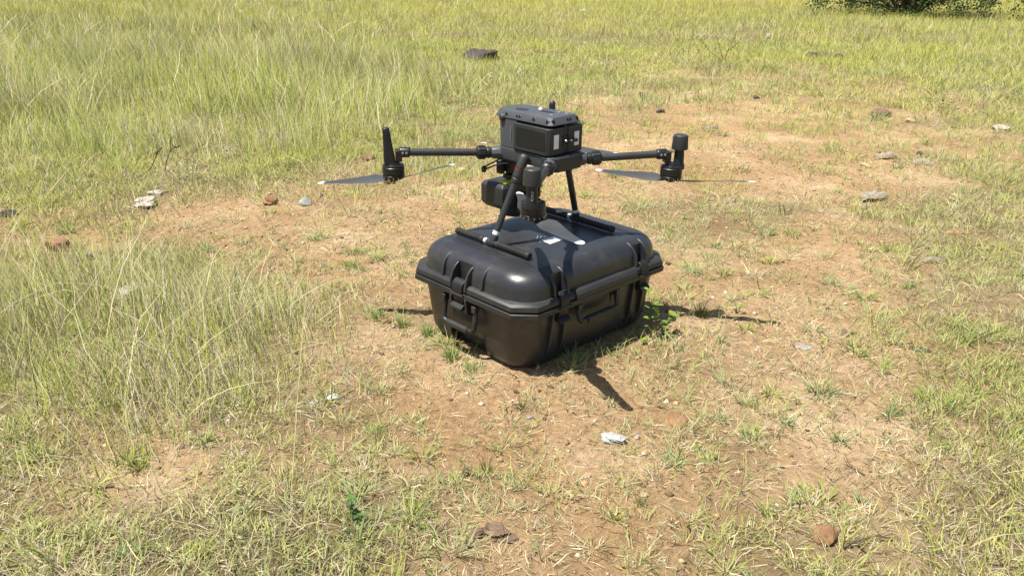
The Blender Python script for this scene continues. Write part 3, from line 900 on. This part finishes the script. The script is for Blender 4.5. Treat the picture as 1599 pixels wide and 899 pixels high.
    f = mb(); f.box((-.060, .071, .430), (.030, .004, .040)); f.build('scanner_window', M['black'], pay, .001)
    f = mb(); f.box((-.034, .106, .4738), (.050, .040, .0012)); f.build('yellow_sticker', M['yellow'], pay)
    f = mb(); f.box((.078, .120, .450), (.018, .036, .085)); f.box((.030, .120, .486), (.110, .030, .016)); f.build('gimbal_arm', M['dark'], t, .004)
    f = mb(); f.box((.004, .060, .405), (.050, .020, .060)); f.build('scanner_back', M['dark'], pay, .004)
    # thin guard loop beside the nose
    f = mb()
    f.path([(-.058, .085, .562), (-.070, .098, .556), (-.098, .118, .540), (-.108, .130, .530)], .0026, 8)
    f.path([(-.050, .060, .545), (-.075, .080, .545), (-.088, .105, .536), (-.108, .130, .522)], .0026, 8)
    f.rings((-.112, .132, .512), (.2, 0, 1), [(0, .004), (.003, .008), (.016, .009), (.022, .004)], 12)
    f.build('sensor_loop', M['black'], t)
make_drone()

# ------------------------------------------------------------------ stones and clods
def vn3(p, seed):
    return (vnoise(p[:, 0] + p[:, 2] * 1.7, p[:, 1] - p[:, 2] * 1.3, seed) + vnoise(p[:, 1] + 5.1, p[:, 2] + p[:, 0], seed + 7)) * .5
def rock(name, px, py, wpx, mat, flat=.5, depth=.8, sink=.25, rough=.35, label=None, cat='stone', group=None, yaw=None, seed=None, sub=4, facet=False):
    x, y = seen(px, py)
    dist = math.sqrt(x * x + y * y + CAM_H ** 2)
    w = wpx * dist / F_PX
    bm = bmesh.new(); bmesh.ops.create_icosphere(bm, subdivisions=sub, radius=.5)
    P = np.array([v.co[:] for v in bm.verts]); sd = seed if seed is not None else int(px * 7 + py)
    d = (vn3(P * 2.2 + 3 + sd % 17, sd) - .5) * rough * 2.1 + (vn3(P * 6 + 9, sd + 3) - .5) * rough * .8 + (vn3(P * 16 + 9, sd + 5) - .5) * rough * .35
    Q = P * (1 + d[:, None])
    if facet:
        for k in range(9):
            rg = np.random.default_rng(sd + k); n = rg.normal(size=3); n /= np.linalg.norm(n); h = rg.uniform(.30, .42)
            e = Q @ n - h; Q = Q - np.where(e > 0, e, 0)[:, None] * n * .9
    Q = Q * np.array([w, w * depth, w * flat])
    for v, q in zip(bm.verts, Q): v.co = q
    me = bpy.data.meshes.new(name); bm.to_mesh(me); bm.free()
    me.materials.append(mat); me.polygons.foreach_set('use_smooth', [True] * len(me.polygons)); me.set_sharp_from_angle(angle=R(38))
    o = bpy.data.objects.new(name, me); COL.objects.link(o)
    o.location = (x, y, float(gheight(np.array([x]), np.array([y]))[0]) + w * flat * (.36 - sink))
    o.rotation_euler = (0, 0, yaw if yaw is not None else (sd % 63) / 10)
    tag(o, label, cat, group)
    return o
ROCKS = [
 ('stone', 228, 321, 44, 'st_pale', .40, .7, .25, .5, 'larger pale cracked stone, lower left of two at the edge of the tall grass', 1),
 ('stone', 248, 305, 34, 'st_pale', .35, .7, .25, .5, 'smaller pale flat stone touching the upper side of the larger pale cracked stone', 1),
 ('stone', 425, 317, 28, 'st_brown', .55, .8, .2, .4, 'brown stone in the bare strip, left of a greyer one of the same size', 1),
 ('stone', 475, 319, 26, 'st_grey', .60, .8, .2, .3, 'grey rounded stone right of the brown one in the bare strip', 0),
 ('stone', 206, 462, 66, 'st_pale', .46, .9, .10, .35, 'large flat grey stone half hidden behind the left grass clump', 1),
 ('stone', 93, 390, 34, 'st_brown', .75, .8, .1, .3, 'brown block shaped stone with a black shaded side near the left edge', 1),
 ('stone', 139, 403, 22, 'st_dark', .55, .8, .2, .3, 'small dark stone just right of the brown block shaped stone', 1),
 ('stone', 14, 342, 26, 'st_dark', .7, .8, .3, .3, 'dark round stone at the far left edge beside grass', 0),
 ('stone', 142, 283, 22, 'st_red', .7, .8, .2, .3, 'orange brown stone in the grass left of the dry twig', 0),
 ('stone', 576, 252, 20, 'st_brown', .7, .8, .2, .3, 'brown stone in the grass just left of the left arm tip', 0),
 ('stone', 607, 283, 20, 'st_brown', .8, .8, .1, .4, 'dark brown stone seen below the left motor', 1),
 ('stone', 720, 269, 20, 'st_tan', .6, .8, .2, .25, 'light tan stone on bare soil below the tip of the left arm blade', 0),
 ('stone', 748, 93, 54, 'st_dark', .62, .9, .34, .45, 'dark brown mound shaped rock standing alone in the far grass', 0),
 ('stone', 955, 686, 40, 'st_white', .40, .80, .22, .60, 'whitish wrinkled stone on the bare soil in the foreground', 0),
 ('stone', 995, 680, 12, 'st_pale', .6, .8, .2, .3, 'pea sized pale stone right beside the whitish wrinkled stone', 0),
 ('stone', 1290, 836, 38, 'st_red', .75, .9, .15, .25, 'rounded reddish brown stone near the bottom edge with a dark shaded side', 0),
 ('stone', 1056, 655, 50, 'st_red', .18, .7, .35, .2, 'flat orange stone nearly flush with the soil behind the whitish one', 0),
 ('stone', 1437, 549, 30, 'st_dark', .25, .6, .1, .3, 'flat black stone chip at the edge of the right hand grass', 1),
 ('stone', 1255, 540, 26, 'st_grey', .15, .7, .35, .2, 'greenish grey flat pebble flush with the bare soil', 0),
 ('stone', 1497, 360, 38, 'st_red', .30, .7, .3, .3, 'orange stone lying in the grass near the right edge', 0),
 ('stone', 1562, 204, 26, 'st_pale', .5, .8, .2, .3, 'pale boulder chip far right in the grass', 0),
 ('stone', 1422, 189, 16, 'st_tan', .5, .8, .2, .3, 'small cream stone at the rim of the far bare patch', 0),
 ('stone', 1437, 236, 9, 'st_dark', .8, .9, .2, .2, 'tiny black round stone on the far right bare patch', 0),
 ('stone', 1352, 256, 20, 'st_tan', .35, .6, .2, .3, 'small yellowish stone left of the weathered bark', 0),
 ('stone', 911, 20, 14, 'st_white', .6, .8, .1, .3, 'small white stone far away near the top edge', 0),
 ('stone', 1200, 60, 12, 'st_white', .8, .8, .0, .3, 'small bright white stone in the far grass on the right', 0),
 ('stone', 378, 22, 16, 'st_pale', .5, .8, .2, .3, 'faint pale stone far left behind the tall grass', 0),
 ('stone', 512, 7, 20, 'st_tan', .6, .8, .1, .3, 'tan stone at the top edge behind the tall grass', 0),
 ('stone', 1060, 466, 13, 'st_red', .4, .7, .2, .2, 'small orange stone right of the case corner', 0),
 ('stone', 825, 652, 12, 'st_grey', .5, .8, .2, .2, 'small grey pebble in front of the case', 0),
 ('stone', 480, 536, 24, 'st_brown', .4, .8, .3, .35, 'brown stone among the grass edge left of the case', 1),
 ('stone', 600, 498, 26, 'st_brown', .35, .8, .3, .3, 'dull brown stone sunk in soil beside the left side of the case', 0),
 ('stone', 520, 620, 22, 'st_white', .4, .8, .2, .4, 'chalky stone in straw between the left grass and the bare soil', 0),
 ('stone', 490, 628, 14, 'st_pale', .5, .8, .2, .4, 'smaller chalky chip left of the chalky stone', 0),
 ('stone', 1310, 62 + 30, 20, 'st_dark', .5, .8, .2, .3, 'right one of two dark stones sunk in the far right grass', 0),
 ('stone', 1268, 92, 24, 'st_dark', .5, .8, .2, .3, 'left one of two dark stones sunk in the far right grass', 0),
 ('stone', 1182, 154, 14, 'st_dark', .5, .8, .2, .3, 'small dark stone above the far bare patch', 0),
 ('stone', 1031, 180, 14, 'st_dark', .6, .8, .2, .3, 'small dark stone right of the drone body at the bare patch', 0),
 ('stone', 735, 115, 12, 'st_dark', .5, .8, .2, .3, 'small dark stone just in front of the dark mound shaped rock', 0),
 ('stone', 1005, 800 - 25, 16, 'st_tan', .4, .8, .3, .3, 'flat tan chip in the middle foreground', 0),
 ('stone', 930, 265 + 390, 9, 'st_tan', .5, .8, .3, .3, 'tiny tan pebble left above the whitish wrinkled stone', 0),
 ('stone', 1202, 668, 11, 'st_red', .5, .8, .2, .3, 'tiny reddish stone on the lower right bare patch', 0),
 ('stone', 1262, 669, 7, 'st_dark', .7, .8, .2, .3, 'tiny black pebble on the lower right bare patch', 0),
]
for nm, px, py, w, mt, flat, dep, sink, ro, lab, fac in ROCKS:
    rock(nm, px, py, w, M[mt], flat, dep, sink, ro, lab, facet=(w > 9 and px != 748))
for px, py, w, lab in ((775, 838, 40, 'largest dark clod of dug soil at the bottom middle'), (748, 842, 26, 'dark soil clod left of the largest clod'), (798, 846, 20, 'dark soil clod right of the largest clod'), (680, 838, 26, 'flat grey clod left of the group of three soil clods'),
                       (1318, 520, 18, 'crumbling soil lump above the flat black stone chip'), (1330, 518, 14, 'smaller crumbling soil lump right beside another'), (1375, 180, 30, 'dark clod on the rim of the far bare patch'),
                       (590, 330, 16, 'small soil lump in the bare strip behind the case')):
    rock('soil_clod', px, py, w, M['soil'], .5, .8, .3, .6, lab, 'soil clod')

def chip(px, py, lpx, ang, lab, wr=.25, th=.10, z=.0):
    """curled weathered piece of bark or root"""
    x, y = seen(px, py); L = lpx * math.sqrt(x * x + y * y + CAM_H ** 2) / F_PX
    f = MB(); secs = []
    rg = random.Random(int(px + py))
    for k in range(9):
        t = k / 8; w = L * wr * (math.sin(math.pi * (.12 + .76 * t)) + rg.uniform(-.15, .15)); h = L * th * (1 + rg.uniform(-.3, .3))
        cx = (t - .5) * L; cz = L * .10 * math.sin(math.pi * t) + rg.uniform(-.02, .02) * L + h
        secs.append([(cx + rg.uniform(-.02, .02) * L, a * w, cz + b * h - (a * a) * h * 1.2) for a, b in ((-.5, 0), (-.25, .7), (.05, 1), (.3, .75), (.5, .1), (.25, -.2), (0, .1), (-.25, -.2))])
    f.prism(secs)
    o = f.build('bark_chip', M['wood'], None, smooth=40)
    o.location = (x, y, float(gheight(np.array([x]), np.array([y]))[0]) + z); o.rotation_euler = (0, 0, ang)
    tag(o, lab, 'bark')
chip(1364, 310, 44, .25, 'curled pale bark piece with dark underside at the right bare patch', .35)
chip(1382, 246, 34, .1, 'grey bark piece nearest the top of the right bark litter')
chip(1440, 256, 30, -.5, 'grey bark piece right of the other far bark')
chip(1350, 322, 20, .9, 'small dark bark piece just below the curled pale bark')
chip(1455, 415, 34, -.35, 'thin grey bark sliver at the grass edge right of the case', .12)
chip(1108, 205, 26, .2, 'thin dark bark sliver on the far bare patch', .15)

# ------------------------------------------------------------------ plants
def leaf_mesh(leaves, name, mat, parent=None):
    """leaves: (base, direction, normal, length, width, colour)"""
    V = []; F = []; C = []
    for b, d, n_, L, w, c in leaves:
        b, d, n_ = Vector(b), Vector(d).normalized(), Vector(n_).normalized(); s = d.cross(n_).normalized(); n_ = s.cross(d)
        k = len(V)
        prof = ((0, .0, 0), (.2, .36, .02), (.5, .5, .05), (.8, .3, .03), (1, 0, -.04))
        for t, ww, up in prof:
            for a in (-1, 0, 1): V.append(b + d * L * t + s * a * w * ww + n_ * (up * L - (.10 * L * (1 - abs(a)) * (ww * 2)))); C.append(c)
        for i in range(4):
            for a in range(2): F.append((k + i * 3 + a, k + i * 3 + a + 1, k + i * 3 + a + 4, k + i * 3 + a + 3))
    o = np_mesh(name, np.array([v[:] for v in V]), np.array(F), mat, np.array(C), smooth=True)
    if parent: o.parent = parent
    return o
def gz(x, y): return float(gheight(np.array([x]), np.array([y]))[0])
def weed(px, py, stems, lab, seed, leaf=.014, col=(.20, .33, .05), name='leafy_weed', cat='weed', step=.034, r=.0011):
    rg = random.Random(seed); x, y = seen(px, py)
    t = empty(name, (x, y, gz(x, y))); tag(t, lab, cat)
    f = MB(); lv = []
    for bx, by, tx, ty, h in stems:
        pts = [Vector((bx, by, -.004))]
        n = max(4, int(h / step))
        for k in range(1, n + 1):
            q = k / n; pts.append(Vector((bx + (tx - bx) * q ** 1.4 + rg.uniform(-.003, .003), by + (ty - by) * q ** 1.4 + rg.uniform(-.003, .003), h * q)))
        f.path(pts, r, 6, r * .6)
        for k in range(1, n + 1):
            a0 = rg.uniform(0, 6.28)
            for a in ((a0, a0 + 3.14) if k < n else (a0, a0 + 2.1, a0 + 4.2)):
                L = leaf * rg.uniform(.7, 1.3); d = Vector((math.cos(a), math.sin(a), rg.uniform(.0, .5)))
                c = [v * rg.uniform(.75, 1.3) for v in col]
                b = pts[k]
                lv.append((b, d, (rg.uniform(-.3, .3), rg.uniform(-.3, .3), 1), L, L * .62, c))
    st = f.build('stem', M['stem'], t); leaf_mesh(lv, 'foliage', M['leaf'], t)
    return t
weed(1022, 524, [(-.01, 0, -.035, -.03, .185), (.01, .0, .0, .02, .11), (.03, -.01, .055, .02, .075), (.03, .02, .06, .045, .06)],
     'bright green leafy weed climbing the right front corner of the case', 3, .024)
weed(1152, 487, [(0, 0, -.02, .03, .055), (0, 0, .01, .0, .035)], 'small green seedling standing alone on soil right of the case shadow', 5, .012)
weed(553, 825, [(0, 0, .0, .0, .060), (.006, 0, .01, -.01, .03)], 'small broad leaved seedling at the lower left among short grass', 6, .019, (.10, .20, .045))
weed(1007, 534, [(0, 0, -.004, 0, .018)], 'tiny yellow green seedling in the case shadow', 8, .015, (.26, .42, .03))
weed(1091, 700, [(0, 0, -.004, 0, .015)], 'tiny bright seedling right of the whitish stone', 9, .010, (.24, .42, .04))
weed(722, 745, [(0, 0, .004, 0, .022), (.01, 0, .02, .005, .02)], 'low dark green rosette weed on bare soil in the foreground', 10, .008, (.08, .15, .06), step=.006)
weed(1226, 332, [(0, 0, -.01, .01, .05), (.015, 0, .03, 0, .04), (-.02, .01, -.03, .01, .04)], 'dark green little weed in the grass right of the case', 12, .014, (.09, .18, .035))
weed(292, 286, [(0, 0, .02, .02, .14), (.03, 0, .05, .0, .10), (-.03, 0, -.06, .03, .10)], 'dark leafy weed at the foot of the dry twig', 14, .018, (.13, .22, .04))
weed(1467, 172, [(0, 0, .02, .02, .10), (.05, 0, .09, .0, .09), (-.05, 0, -.09, .03, .09)], 'dark green weed in the far grass on the right', 15, .03, (.10, .18, .035), step=.03)

def wiry(px, py, n, h, spread, lab, seed, col, name='wiry_weed', dens=1, r=.0007, cat='weed'):
    """tuft of thin upright stems"""
    x, y = seen(px, py); rg = np.random.default_rng(seed)
    az = rg.uniform(0, 6.28, n); b = rg.uniform(0, spread * .35, n)
    bx, by = x + b * np.cos(az), y + b * np.sin(az)
    c = np.array(col)[None] * rg.uniform(.65, 1.35, (n, 1))
    V, F, C = blades(bx, by, gheight(bx, by) - .002, az, h * rg.uniform(.5, 1.2, n), rg.uniform(.02, .75, n), rg.uniform(.0, .6, n), r * 2.6 * np.ones(n), c * .9, c, 4)
    o = np_mesh(name, V - np.array([x, y, 0]), F, M['grass'], C); o.location = (x, y, 0); tag(o, lab, cat)
wiry(1096, 492, 120, .062, .05, 'dense spiky tuft with brown green needles beside the drone shadow', 1, (.17, .17, .04), 'spiky_tuft', cat='grass tuft')
for k_, (px_, py_, n_, h_, lab_) in enumerate((
    (668, 522, 60, .050, 'green grass tuft at the foot of the case, leftmost of those touching it'),
    (705, 556, 70, .055, 'fullest green grass tuft under the end handle of the case'),
    (738, 575, 40, .045, 'small straw tinged grass tuft in front of the case end, right of the fullest one'),
    (630, 505, 60, .045, 'low grass tuft on bare soil a hand width left of the case'),
    (592, 494, 55, .045, 'low grass tuft on bare soil beside the dull brown sunken stone'),
    (962, 558, 12, .050, 'sparse grass tuft in the shaded soil in front of the long side of the case'))):
    wiry(px_, py_, n_, h_, .06, lab_, 20 + k_, (.24, .32, .09), 'grass_tuft', r=.0013, cat='grass tuft')
wiry(815, 640, 34, .055, .03, 'thin wiry weed in front of the case standing on bare soil', 2, (.20, .19, .07))
wiry(760, 735, 34, .06, .03, 'thin wiry weed in the middle foreground with a dark stem', 3, (.17, .14, .05))
wiry(590, 690, 26, .055, .03, 'thin wiry weed in the foreground left of the others', 4, (.20, .17, .07))
wiry(1210, 770 - 90, 0 + 14, .05, .03, 'thin sparse wiry weed on the lower right bare patch', 5, (.24, .20, .10))
wiry(1000, 790, 26, .05, .03, 'thin wiry weed at the bottom middle beside grass', 6, (.19, .18, .07))
wiry(1305, 590 + 60, 16, .05, .03, 'thin brown wiry weed in the lower right soil', 7, (.22, .18, .09))

def twig(px, py, branches, lab, r=.0035, leaves=0, seed=1):
    x, y = seen(px, py); t = empty('dry_twig', (x, y, gz(x, y))); tag(t, lab, 'twig')
    f = MB()
    for pts in branches: f.path(pts, r, 7, r * .4)
    f.build('stem', M['stem'], t)
    if leaves:
        rg = random.Random(seed); lv = []
        for k in range(leaves):
            pts = rg.choice(branches); p = Vector(pts[-1]).lerp(Vector(pts[-2]), rg.random() * .9)
            a = rg.uniform(0, 6.28)
            lv.append((p, (math.cos(a), math.sin(a), rg.uniform(-.2, .8)), (rg.uniform(-1, 1), rg.uniform(-1, 1), 1), .016, .010, [.10 * rg.uniform(.7, 1.3), .13, .03]))
        leaf_mesh(lv, 'foliage', M['leaf'], t)
twig(258, 276, [[(0, 0, 0), (.01, .02, .06), (.035, .03, .12), (.05, .04, .21)], [(.03, .03, .11), (.055, .02, .135), (.08, .03, .14)], [(-.10, 0, 0), (-.07, .02, .04), (-.045, .03, .09), (-.03, .03, .13)], [(-.04, .03, .1), (-.015, .03, .13)]],
     'dark dry twig with two upright shoots at the edge of the tall grass', .0035, 34, 4)
twig(1130, 98, [[(0, 0, 0), (.03, 0, .12), (.09, 0, .26), (.11, 0, .34)], [(0, 0, 0), (-.06, 0, .15), (-.12, 0, .30)], [(0, 0, 0), (-.18, 0, .12), (-.30, 0, .25)], [(.03, 0, .12), (.15, 0, .22)]],
     'sparse brown twig standing in the far grass', .004, 40, 6)
twig(1332, 728, [[(.02, -.03, .004), (.0, .0, .006), (-.008, .012, .012), (-.009, .04, .022)], [(0, 0, .006), (-.022, .0, .014)]], 'small forked grey twig lying on the lower right bare soil', .0022)
twig(1340, 850, [[(-.03, .0, .004), (.0, .01, .012), (.05, .03, .010), (.09, .028, .006)], [(0, .01, .012), (.01, -.02, .006)]], 'dark stick lying beside the rounded reddish brown stone', .0035)

# long single stalks
def stalk(pa, pb, h, lab, seed, r=.0010, col='straw'):
    xa, ya = seen(*pa); xb, yb = seen(*pb, h)
    f = MB(); pts = []
    rg = random.Random(seed)
    for k in range(9):
        t = k / 8; pts.append((xa + (xb - xa) * t, ya + (yb - ya) * t, gz(xa, ya) * (1 - t) + h * math.sin(t * math.pi / 2)))
    f.path(pts, r, 6, r * .5)
    for k in range(10):
        p = Vector(pts[-1]).lerp(Vector(pts[-2]), k / 10 * .9); a = rg.uniform(0, 6.28)
        f.path([p, p + Vector((math.cos(a) * .003, math.sin(a) * .003, .006))], .0009, 5, .0003)
    o = f.build('grass_stalk', M['straw_stem'], None); tag(o, lab, 'grass stalk')
M['straw_stem'] = plastic('straw_stem', (.42, .36, .17), .7, 0, 1, .15)
stalk((1290, 752), (1357, 657), .12, 'single straw stalk leaning right across the lower right bare soil', 1)
stalk((440, 890), (437, 700), .26, 'tall thin stalk rising from the lower left grass, straight up', 2)
stalk((455, 800), (500, 330), .42, 'longest thin stalk rising left of the case', 3, .0009)
stalk((60, 660), (45, 470), .24, 'thin stalk standing in the left grass clump near the edge', 4)
stalk((225, 640), (205, 365), .38, 'pale stalk rising highest from the left grass clump', 5, .0013)
stalk((330, 600), (390, 385), .30, 'pale stalk leaning right from the left grass clump', 6, .0011)

M['bush_leaf'] = attr_mat('bush_leaf', .6, .18, .2)
# ------------------------------------------------------------------ bush at the far right
def bush(px, py, lab):
    x, y = seen(px, py); t = empty('bush', (x, y, gz(x, y))); tag(t, lab, 'bush')
    rg = random.Random(5); f = MB(); tips = []
    for k in range(26):
        a = rg.uniform(0, 6.28); rr = rg.uniform(.5, 2.0); h = rg.uniform(.2, 2.4) * (1 - .25 * (rr / 2) ** 2)
        p = [Vector((rg.uniform(-.15, .15), rg.uniform(-.15, .15), -.05))]
        for q in (.35, .7, 1): p.append(Vector((rr * q * math.cos(a) + rg.uniform(-.1, .1), rr * q * .8 * math.sin(a) + rg.uniform(-.1, .1), .1 + h * q ** .8)))
        f.path(p, .035, 7, .008); tips += p[1:]
    f.build('trunk', M['stem'], t)
    rs = np.random.default_rng(4); V = []; n = 0
    cen = []
    for tp in tips:
        for j in range(5): cen.append(np.array(tp[:]) + rs.normal(0, .22, 3) * np.array([1, 1, .8]))
    for k in range(60):
        a = rs.uniform(0, 6.28); rr = rs.uniform(1.0, 2.0); cen.append(np.array([rr * math.cos(a), rr * .8 * math.sin(a), rs.uniform(.05, .6)]))
    cen = np.array(cen); cen[:, 2] = np.maximum(cen[:, 2], .05)
    idx = rs.integers(0, len(cen), 26000); P = cen[idx] + rs.normal(0, .09, (26000, 3)); P[:, 2] = np.abs(P[:, 2])
    n = len(P); d1 = rs.normal(size=(n, 3)); d1 /= np.linalg.norm(d1, axis=1)[:, None]; d2 = np.cross(d1, rs.normal(size=(n, 3))); d2 /= np.linalg.norm(d2, axis=1)[:, None]
    P[:, :2] *= 1.12; L = rs.uniform(.03, .06, (n, 1)); V = np.stack([P, P + d1 * L * .5 + d2 * L * .3, P + d1 * L, P + d1 * L * .5 - d2 * L * .3], 1).reshape(-1, 3)
    F = np.arange(4 * n).reshape(-1, 4); pal = np.array([[.035, .070, .020], [.05, .09, .025], [.028, .052, .017], [.08, .12, .035]])
    C = np.repeat(pal[rs.integers(0, 4, n)] * rs.uniform(.7, 1.3, (n, 1)), 4, axis=0)
    o = np_mesh('crown', V, F, M['bush_leaf'], C); o.parent = t
bush(1415, 26, 'dark green bush standing in the far grass at the top right')
